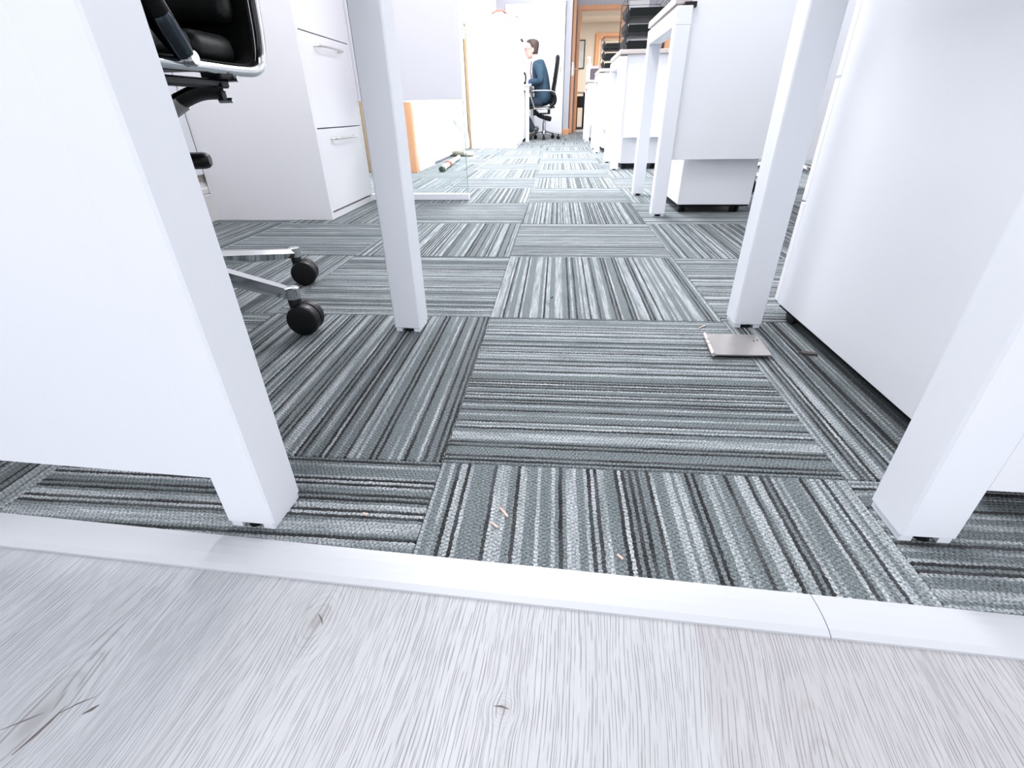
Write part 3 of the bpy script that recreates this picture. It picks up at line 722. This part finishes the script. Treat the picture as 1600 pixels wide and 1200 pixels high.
# wall cable with socket
t = thing('wall_cable', 'thin grey cable with a socket box on the white wall behind the glass', 'cable', (-1.09, 5.6, 0))
build('wire', lambda bm: tube(bm, smooth_path([(.006, .0, .43), (.006, -.02, .33), (.008, .02, .30), (.030, .05, .27), (.034, .20, .20), (.034, .22, .12), (.034, .22, .03)], 5), .005, 6), 'cable', t, smooth=True)
build('socket', lambda bm: box(bm, .0005, .022, .03, .12, .275, .33, .003), 'white_panel', t)
t = thing('hanging_cable', 'looped grey cable hanging on the wall beside the bookcase top', 'cable', (-1.055, 6.30, 0))
build('wire', lambda bm: tube(bm, smooth_path([(-.02, 0, 1.62), (-.018, 0, 1.40), (-.01, 0, 1.22), (.012, 0, 1.18), (.035, 0, 1.22), (.030, 0, 1.40), (.02, 0, 1.62)], 6), .006, 8), 'cable', t, smooth=True)
build('plug', lambda bm: box(bm, -.03, .01, -.012, .012, 1.09, 1.17, .004), 'white_panel', t)

# ------------------------------------------------------------------ bookcase / side cupboard
bc = thing('side_cupboard', 'waist high white cupboard with pale wood top, its plain end facing the aisle', 'cupboard', (-1.05, 6.42, 0))
build('carcass', lambda bm: box(bm, .0, .558, 0, 1.08, .0, 1.285, .002), 'white_panel', bc)
build('top_board', lambda bm: box(bm, -.015, .575, -.008, 1.09, 1.2855, 1.312, .002), 'worktop', bc)
build('back_board', lambda bm: box(bm, -.030, -.001, .0, 1.08, .001, 1.22), 'brownboard', bc)
for y0 in (.01, .55):
    dd = build('cupboard_door', lambda bm: box(bm, .5585, .576, y0, y0+.53, .05, 1.275, .001), 'white_panel', bc)
    build('door_knob', lambda bm: tube(bm, [(.576, y0+(.47 if y0 < .1 else .06), 1.13), (.60, y0+(.47 if y0 < .1 else .06), 1.13)], .010, 8), 'gap', dd)
fo = thing('open_folder', 'red and beige folder lying open on the wooden cupboard top', 'folder', (-.86, 6.62, 1.3125))
build('cover', lambda bm: prism(bm, [(0, 0), (.13, .062), (.20, .066), (.30, .012), (.30, .008), (.20, .054), (.13, .052), (.01, 0)], 'y', 0, .24), 'red', fo)
build('pages', lambda bm: prism(bm, [(.04, .0005), (.27, .0005), (.195, .052), (.13, .049)], 'y', .004, .235), simple('beige pages', (.72, .52, .42), .8), fo)
build('loose_sheet', lambda bm: box(bm, -.09, -.02, .02, .22, .0005, .010), 'tan', fo)

# ------------------------------------------------------------------ wardrobe at the back
wd = thing('wardrobe', 'tall white double door wardrobe behind the seated man', 'wardrobe', (-.94, 9.92, 0))
build('carcass', lambda bm: box(bm, 0, 1.015, .02, .75, 0, 1.945, .001), 'white_panel', wd)
build('wardrobe_door', lambda bm: box(bm, .01, .500, 0, .019, .02, 1.90, .001), 'white_panel', wd)
build('wardrobe_door', lambda bm: box(bm, .504, 1.01, 0, .019, .02, 1.90, .001), 'white_panel', wd)
build('lock', lambda bm: box(bm, .95, .97, -.012, 0, .97, 1.05), 'cable', wd)

# ------------------------------------------------------------------ man's desk
md = thing('office_desk', "white desk in front of the seated man, beside the cupboard", 'desk', (-.415, 7.72, 0), 0, 'white office desks with goal post legs')
build('worktop', lambda bm: box(bm, -.665, .012, -.01, 1.60, .685, .71, .002), 'worktop', md)
for y0 in (0, 1.53):
    for x0 in (-.05, -.65):
        build('leg', lambda bm: box(bm, x0, x0+.05, y0, y0+.05, .001, .64, .002), 'white', md)
    build('top_rail', lambda bm: box(bm, -.65, 0, y0, y0+.05, .64, .685, .002), 'white', md)
mp = thing('mobile_pedestal', "white drawer unit under the seated man's desk with dark lock and caster", 'drawer unit', (-.60, 7.80, 0), 0, 'white mobile pedestals under the desks')
build('body', lambda bm: box(bm, -.10, .12, 0, .36, .045, .62, .002), 'white_panel', mp)
for z0, z1 in ((.05, .29), (.295, .53), (.535, .615)):
    build('drawer', lambda bm: box(bm, -.09, .11, -.012, -.0005, z0, z1, .001), 'white_panel', mp)
build('lock', lambda bm: box(bm, .06, .10, -.018, -.012, .58, .61), 'cable', mp)
for x, y in ((.085, .03), (-.07, .03), (.085, .32), (-.07, .32)):
    build('caster', lambda bm: (lathe(bm, [(.021, -.018), (.021, .018)], (x, y, .022), 12, 'x'), box(bm, x-.012, x+.012, y-.012, y+.012, .03, .046)), 'black', mp)
ph = thing('desk_phone', 'black and white desk phone standing in front of the man', 'phone', (-.53, 7.90, .7105))
build('phone_body', lambda bm: prism(bm, [(-.075, 0), (.06, 0), (.05, .03), (-.05, .11), (-.07, .11)], 'y', 0, .16), 'paper', ph)
build('handset', lambda bm: tube(bm, smooth_path([(.035, -.01, .015), (.055, -.01, .04), (.058, -.01, .09), (.05, -.01, .13), (.03, -.01, .145)], 4), [.015]+[.016]*3+[.011]*9+[.016]*3+[.014], 10), 'black', ph, smooth=True)
bt = thing('water_bottle', 'small pale blue bottle standing beside the desk phone', 'bottle', (-.575, 8.12, .7105))
build('bottle_body', lambda bm: lathe(bm, [(.026, 0), (.028, .01), (.028, .15), (.012, .19), (.012, .205)], n=14), 'blue', bt, smooth=True)
build('cap', lambda bm: lathe(bm, [(.014, .206), (.014, .235)], n=12), 'paper', bt)
bf = thing('document_folder', "blue edged papers at the front edge of the man's desk", 'papers', (-.45, 7.98, .7105))
build('sheets', lambda bm: box(bm, 0, .05, 0, .16, .0, .014), 'paper', bf)
build('cover', lambda bm: box(bm, 0, .053, -.003, .16, .0145, .026), 'bluepaper', bf)

# ------------------------------------------------------------------ the man
MX, MY = -.27, 8.42
man = thing('person', 'seated man in a blue suit and glasses leaning towards his desk', 'person', (MX, MY, 0))
def skin_mesh(name, chains, mat, parent, sub=2):
    """one continuous body grown with a Skin modifier; chains share joints by name"""
    vs, es, rd, ix = [], [], [], {}
    for ch in chains:
        prev = None
        for (nm, co, rr) in ch:
            if nm in ix: k = ix[nm]
            else:
                k = len(vs); ix[nm] = k; vs.append(Vector(co)-Vector((MX, MY, 0))); rd.append(rr if isinstance(rr, tuple) else (rr, rr))
            if prev is not None: es.append((prev, k))
            prev = k
    me = bpy.data.meshes.new(name); me.from_pydata(vs, es, []); me.update()
    o = bpy.data.objects.new(name, me); COL.objects.link(o); o.parent = parent
    sk = o.modifiers.new('skin', 'SKIN'); sk.use_smooth_shade = True
    for k, rr in enumerate(rd):
        me.skin_vertices[0].data[k].radius = rr
    me.skin_vertices[0].data[0].use_root = True
    ss = o.modifiers.new('sub', 'SUBSURF'); ss.levels = sub; ss.render_levels = sub
    me.materials.append(MT[mat]); return o
Y0 = 8.42
def J(x, dy, z): return (x, Y0+dy, z)
# body: pelvis root, torso, neck, head core, arms, legs
chains = [[('pelvis', J(-.27, 0, .52), (.06, .05)), ('waist', J(-.245, 0, .66), (.085, .07)), ('chest', J(-.275, 0, .84), (.085, .07)), ('upper', J(-.31, 0, .955), (.055, .05)), ('neck', J(-.345, 0, 1.045), .052), ('neck2', J(-.375, 0, 1.10), .050), ('head', J(-.40, 0, 1.155), .072)]]
hands = []
for s in (-1, 1):
    chains.append([('upper', None, 0), ('sh%d' % s, J(-.308, s*.155, .955), .034), ('el%d' % s, J(-.265, s*.225, .765), .034), ('wr%d' % s, J(-.445, s*.165, .765), .027), ('pm%d' % s, J(-.500, s*.150, .752), (.034, .018)), ('kn%d' % s, J(-.535, s*.148, .748), (.036, .014))])
    for q, (dy, ln) in enumerate(((-.027, .060), (-.009, .070), (.009, .066), (.026, .052))):
        hands.append([('fr%d%d' % (s, q), J(-.520, s*.148+dy*.8, .750), .0095), ('fa%d%d' % (s, q), J(-.535-ln*.5, s*.148+dy, .752), .0088), ('fb%d%d' % (s, q), J(-.535-ln*.85, s*.148+dy, .738), .008), ('fc%d%d' % (s, q), J(-.535-ln, s*.148+dy, .722), .007)])
    hands.append([('tr%d' % s, J(-.490, s*.140, .750), .012), ('ta%d' % s, J(-.512, s*.104, .744), .0105), ('tb%d' % s, J(-.540, s*.096, .733), .009)])
    chains.append([('pelvis', None, 0), ('hp%d' % s, J(-.30, s*.090, .50), .050), ('kne%d' % s, J(-.640, s*.110, .500), .045), ('ank%d' % s, J(-.385, s*.10, .130), .038), ('toe%d' % s, J(-.455, s*.10, .055), .03)])
fix = []
for ch in chains: fix.append(ch)
body = skin_mesh('body', fix, 'skin', man)
for k, ch in enumerate(hands): pass
# fingers rooted inside the palm, one mesh per hand
for s in (-1, 1):
    me_ch = [c for c in hands if c[0][0].startswith('fr%d' % s) or c[0][0].startswith('tr%d' % s)]
    # tubes are continuous and tapered, with a bend at each knuckle
    def fing(bm):
        for c in me_ch:
            tube(bm, smooth_path([Vector(q[1])-Vector((MX, MY, 0)) for q in c], 3), [c[0][2]+(c[-1][2]-c[0][2])*i/((len(c)-1)*3) for i in range((len(c)-1)*3+1)], 8)
        ball(bm, Vector(J(-.508, s*.148, .750))-Vector((MX, MY, 0)), .045, .040, .016, 12, 8)
    build('hand', fing, 'skin', man, smooth=True)
# head with face facing -x
def headf(bm):
    prof = [  # z, centre x, half depth, half width
        (1.060, -.455, .012, .016), (1.068, -.448, .034, .034), (1.085, -.437, .052, .048), (1.105, -.428, .064, .056), (1.125, -.421, .075, .062),
        (1.145, -.417, .083, .068), (1.165, -.415, .089, .072), (1.190, -.415, .094, .075), (1.215, -.413, .097, .077), (1.240, -.412, .094, .075), (1.262, -.412, .082, .066), (1.280, -.412, .060, .048), (1.290, -.412, .028, .022)]
    n = 20; rings = []
    for z, cx, a, b in prof:
        ring = []
        for k in range(n):
            t_ = 2*PI*k/n; x = cx+a*math.cos(t_); y = b*math.sin(t_)
            if abs(t_-PI) < .16:
                if 1.12 < z < 1.15: x -= .020
                elif 1.155 < z < 1.18: x -= .012
                elif 1.09 < z < 1.11: x -= .006
            ring.append(bm.verts.new((x-MX, y, z)))
        rings.append(ring)
    for A, B in zip(rings, rings[1:]):
        for k in range(n): bm.faces.new((A[k], A[(k+1) % n], B[(k+1) % n], B[k]))
    bm.faces.new(rings[0][::-1]); bm.faces.new(rings[-1])
    for s in (-1, 1): ball(bm, (-.398-MX, s*.076, 1.158), .018, .009, .030, 10, 8)
    tube(bm, [(-.36-MX, 0, 1.04), (-.38-MX, 0, 1.10), (-.40-MX, 0, 1.14)], [.055, .052, .055], 14)
hd = build('head', headf, 'skin', man, smooth=True)
def eyes(bm):
    for s in (-1, 1): ball(bm, (-.489-MX, s*.030, 1.172), .010, .012, .007, 10, 6)
build('eye', eyes, 'paper', hd, smooth=True)
def pup(bm):
    for s in (-1, 1): ball(bm, (-.4965-MX, s*.030, 1.172), .0038, .005, .005, 8, 6)
build('pupil', pup, 'gap', hd, smooth=True)
build('mouth', lambda bm: ball(bm, (-.488-MX, 0, 1.102), .006, .022, .005, 10, 6), simple('lip', (.60, .25, .24), .5), hd, smooth=True)
def hairf(bm):
    n = 20; rings = []
    prof = [(1.110, -.378, .050, .058), (1.135, -.382, .060, .070), (1.16, -.386, .068, .076), (1.19, -.389, .077, .080), (1.215, -.396, .088, .082), (1.242, -.402, .095, .080), (1.268, -.406, .089, .070), (1.287, -.408, .066, .050), (1.298, -.408, .028, .022)]
    for z, cx, a, b in prof:
        rings.append([bm.verts.new((cx+a*math.cos(2*PI*k/n)-MX, b*math.sin(2*PI*k/n), z)) for k in range(n)])
    for A, B in zip(rings, rings[1:]):
        for k in range(n): bm.faces.new((A[k], A[(k+1) % n], B[(k+1) % n], B[k]))
    bm.faces.new(rings[0][::-1]); bm.faces.new(rings[-1])
build('hair', hairf, 'hair', man, smooth=True)
def specs(bm):
    for s in (-1, 1):
        tube(bm, [(-.515-MX, s*.033+.023*math.cos(2*PI*k/14), 1.171+.016*math.sin(2*PI*k/14)) for k in range(14)], .0022, 6, closed=True)
        tube(bm, [(-.514-MX, s*.055, 1.175), (-.46-MX, s*.077, 1.176), (-.40-MX, s*.080, 1.172)], .0022, 6)
    tube(bm, [(-.515-MX, -.010, 1.174), (-.515-MX, .010, 1.174)], .002, 6)
build('glasses', specs, 'gap', man, smooth=True)
# jacket: torso shell and sleeves grown together
jk = [[('c0', J(-.235, 0, .44), (.20, .165)), ('c1', J(-.245, 0, .62), (.165, .130)), ('c2', J(-.270, 0, .80), (.170, .135)), ('c3', J(-.295, 0, .93), (.155, .120)), ('c4', J(-.330, 0, 1.015), (.110, .088))]]
for s in (-1, 1):
    jk.append([('c3', None, 0), ('s%d' % s, J(-.308, s*.165, .968), .082), ('u%d' % s, J(-.285, s*.215, .86), .064), ('e%d' % s, J(-.262, s*.235, .765), .058), ('f%d' % s, J(-.36, s*.20, .762), .050), ('w%d' % s, J(-.455, s*.165, .763), .040)])
jo = skin_mesh('jacket', jk, 'suit', man)
build('shirt_collar', lambda bm: tube(bm, [(-.350-MX, 0, 1.035), (-.366-MX, 0, 1.075)], [.068, .060], 16), 'paper', man, smooth=True)
build('shirt_front', lambda bm: prism(bm, [(-.405-MX, 1.03), (-.370-MX, 1.06), (-.36-MX, .84), (-.402-MX, .80), (-.425-MX, .90)], 'y', -.045, .045), 'paper', man)
build('necktie', lambda bm: prism(bm, [(-.425-MX, 1.02), (-.408-MX, 1.035), (-.402-MX, .83), (-.425-MX, .80), (-.440-MX, .90)], 'y', -.019, .019), 'tie', man)
for s in (-1, 1): build('shirt_cuff', lambda bm: tube(bm, [(-.455-MX, s*.165, .764), (-.478-MX, s*.158, .760)], .033, 12), 'paper', man, smooth=True)
tr_ch = [[('p', J(-.26, 0, .505), (.10, .08))]]
for s in (-1, 1):
    tr_ch.append([('p', None, 0), ('h%d' % s, J(-.30, s*.095, .505), .080), ('k%d' % s, J(-.640, s*.110, .505), .072), ('m%d' % s, J(-.52, s*.105, .32), .068), ('a%d' % s, J(-.380, s*.10, .105), .060)])
skin_mesh('trousers', tr_ch, 'trouser', man)
for s in (-1, 1):
    def shoef(bm):
        rt = Matrix.Rotation(math.radians(-38), 4, 'Y')
        c = Vector((-.405-MX, s*.10, .075))
        ball(bm, c, .125, .045, .036, 14, 10, rt)
        ball(bm, c+Vector((.055, 0, .062)), .055, .042, .045, 12, 8, rt)
        ball(bm, (-.485-MX, s*.10, .026), .052, .046, .024, 12, 8)
    build('shoe', shoef, 'shoe', man, smooth=True)

# man's chair: high padded back, chrome arm loops
mc = thing('office_chair', 'black high backed office chair carrying the man in the blue suit', 'chair', (-.215, MY, 0), 0, 'black executive chairs with chrome bases')
mox = -.215
def rel(x): return x-mox
for k in range(5):
    a = 2*PI*k/5-.30
    def armf2(bm):
        tube(bm, [(.03, 0, .115), (.12, 0, .10), (.235, 0, .078)], [.022, .018, .014], 8, flat=.8)
    ao = build('base_arm', armf2, 'chrome', mc, rotz=a, smooth=True)
    def wh(bm):
        for s in (-1, 1): lathe(bm, [(.020, s*.012-.009), (.026, s*.012-.005), (.026, s*.012+.005), (.020, s*.012+.009)], (.238, 0, .027), 14, 'y')
        tube(bm, [(.238, 0, .03), (.238, 0, .078)], .010, 8)
    build('caster', wh, 'black', ao, smooth=True)
build('gas_column', lambda bm: lathe(bm, [(.036, .075), (.040, .12), (.026, .135), (.026, .24), (.017, .245), (.017, .36)], n=16), 'chrome', mc, smooth=True)
build('tilt_mechanism', lambda bm: tube(bm, smooth_path([(-.13, 0, .375), (-.09, 0, .335), (0, 0, .300), (.07, 0, .285), (.11, 0, .275)], 4), [.030]*9+[.036]*6+[.030, .022], 10), 'black', mc, smooth=True)
build('seat_frame', lambda bm: box(bm, -.24, .12, -.20, .20, .408, .424, .005), 'chrome', mc)
build('mount_bracket', lambda bm: (box(bm, -.17, -.12, -.06, .06, .33, .408), box(bm, .05, .09, -.06, .06, .345, .408), box(bm, -.15, .07, -.04, .04, .345, .365)), 'black', mc)
build('seat', lambda bm: box(bm, -.25, .16, -.235, .235, .4245, .452, .012, 2), 'pad', mc)
build('backrest', lambda bm: (tube(bm, smooth_path([(.105, 0, .46), (.125, 0, .56), (.130, 0, .66), (.150, 0, .78)], 4), [.20]*13, 16, flat=.16)), 'pad', mc, smooth=True)
build('backrest_upper', lambda bm: tube(bm, smooth_path([(.150, 0, .79), (.166, 0, .90), (.180, 0, 1.02), (.184, 0, 1.09)], 4), [.20]*11+[.185, .14], 16, flat=.16), 'pad', mc, smooth=True)
for s in (-1, 1):
    build('arm_loop', lambda bm: tube(bm, smooth_path([(-.14, s*.27, .42), (-.185, s*.275, .54), (-.205, s*.275, .61), (-.18, s*.275, .645), (-.02, s*.275, .648), (.12, s*.26, .640), (.165, s*.23, .60), (.165, s*.22, .52), (.10, s*.22, .44), (-.05, s*.25, .42), (-.14, s*.27, .42)], 4), .008, 8), 'steel', mc, smooth=True)
    build('arm_gusset', lambda bm: tube(bm, smooth_path([(.09, s*.24, .63), (.155, s*.235, .58), (.155, s*.225, .50), (.09, s*.225, .45)], 4), [.024]*13, 8), 'black', mc, smooth=True)

# ------------------------------------------------------------------ letter trays
def trays(label, loc, W_, D_, H_, n, extra):
    t = thing('letter_tray_stack', label, 'letter trays', loc, 0, 'wire framed letter tray stacks')
    def fr_(bm):
        for y in (0, D_):
            tube(bm, [(0, y, .001), (0, y, H_), (W_, y, H_), (W_, y, .001)], .0032, 6)
        for x in (0, W_):
            tube(bm, [(x, 0, H_), (x, D_, H_)], .0032, 6); tube(bm, [(x, 0, .02), (x, D_, .02)], .0032, 6)
        for k in range(n): 
            z = .045+k*H_/(n+.35)
            for x in (0, W_): tube(bm, [(x, 0, z+.055), (x, D_, z+.055)], .0025, 6)
            tube(bm, [(0, 0, z+.055), (W_, 0, z+.055)], .0025, 6)
    build('wire_frame', fr_, 'black', t)
    for k in range(n):
        z = .012+k*H_/(n+.35)
        h = H_/(n+.35)*.72
        def tf(bm):
            pts = [(.006, z+h), (.012, z+h*.45), (.045, z), (W_-.045, z), (W_-.012, z+h*.45), (W_-.006, z+h), (W_-.010, z+h), (W_-.02, z+h*.5), (W_-.05, z+.005), (.05, z+.005), (.02, z+h*.5), (.010, z+h)]
            prism(bm, pts, 'y', .004, D_-.004)
        tr_ = build('tray', tf, 'tray', t)
        def lip(bm): box(bm, .022, W_-.022, .002, .006, z, z+h*.72, .001)
        build('tray_front', lip, 'tray', tr_)
        if k in extra:
            build('papers', lambda bm: box(bm, .06, W_-.06, .02, D_-.02, z+.008, z+h*.62+.006, .003), extra[k], t)
    return t
trays('large stack of black letter trays in a wire frame on the third right desk', (.435, 4.02, .7415), .27, .34, .30, 3, {0: 'paper', 2: 'black'})
trays('smaller wire frame letter trays on the fourth right desk, before the doorway', (.425, 5.72, .7415), .25, .34, .27, 3, {0: 'paper', 1: 'cable'})
t = thing('document_folder', 'dark red flat folder under the large letter trays', 'folder', (.43, 4.0, .741))
bpy.data.objects.remove(t)
tn = thing('tan_bag', 'small tan leather pouch on the third desk seen through the leg frame', 'pouch', (.80, 4.12, .7412))
build('pouch_body', lambda bm: prism(bm, [(-.08, 0), (.09, 0), (.09, .05), (.04, .09), (-.03, .095), (-.075, .06)], 'y', 0, .09), 'tan', tn)
build('strap', lambda bm: tube(bm, smooth_path([(-.082, -.004, .01), (-.080, -.004, .06), (-.03, -.004, .10)], 4), .006, 6), 'redbrown', tn)
pb = thing('pump_bottle', 'white pump bottle on the farthest right desk', 'bottle', (.405, 7.80, .741))
build('bottle_body', lambda bm: lathe(bm, [(.034, 0), (.036, .02), (.036, .17), (.014, .20), (.014, .215)], n=16), 'paper', pb, smooth=True)
build('pump', lambda bm: (tube(bm, [(0, 0, .215), (0, 0, .26)], .008, 8), box(bm, -.035, .012, -.01, .01, .255, .272, .003)), 'white', pb)
db = thing('desk_organiser', 'dark desk organiser box beside the white pump bottle', 'organiser', (.415, 7.62, .741))
build('box_body', lambda bm: (box(bm, 0, .16, 0, .012, 0, .13), box(bm, 0, .012, .012, .14, 0, .13), box(bm, .148, .16, .012, .14, 0, .13), box(bm, .012, .148, .012, .14, 0, .012), box(bm, .012, .148, .128, .14, .012, .13)), simple('dark taupe plastic', (.06, .05, .06), .5), db)
build('card', lambda bm: box(bm, .02, .14, .03, .05, .014, .16), 'pink', db)
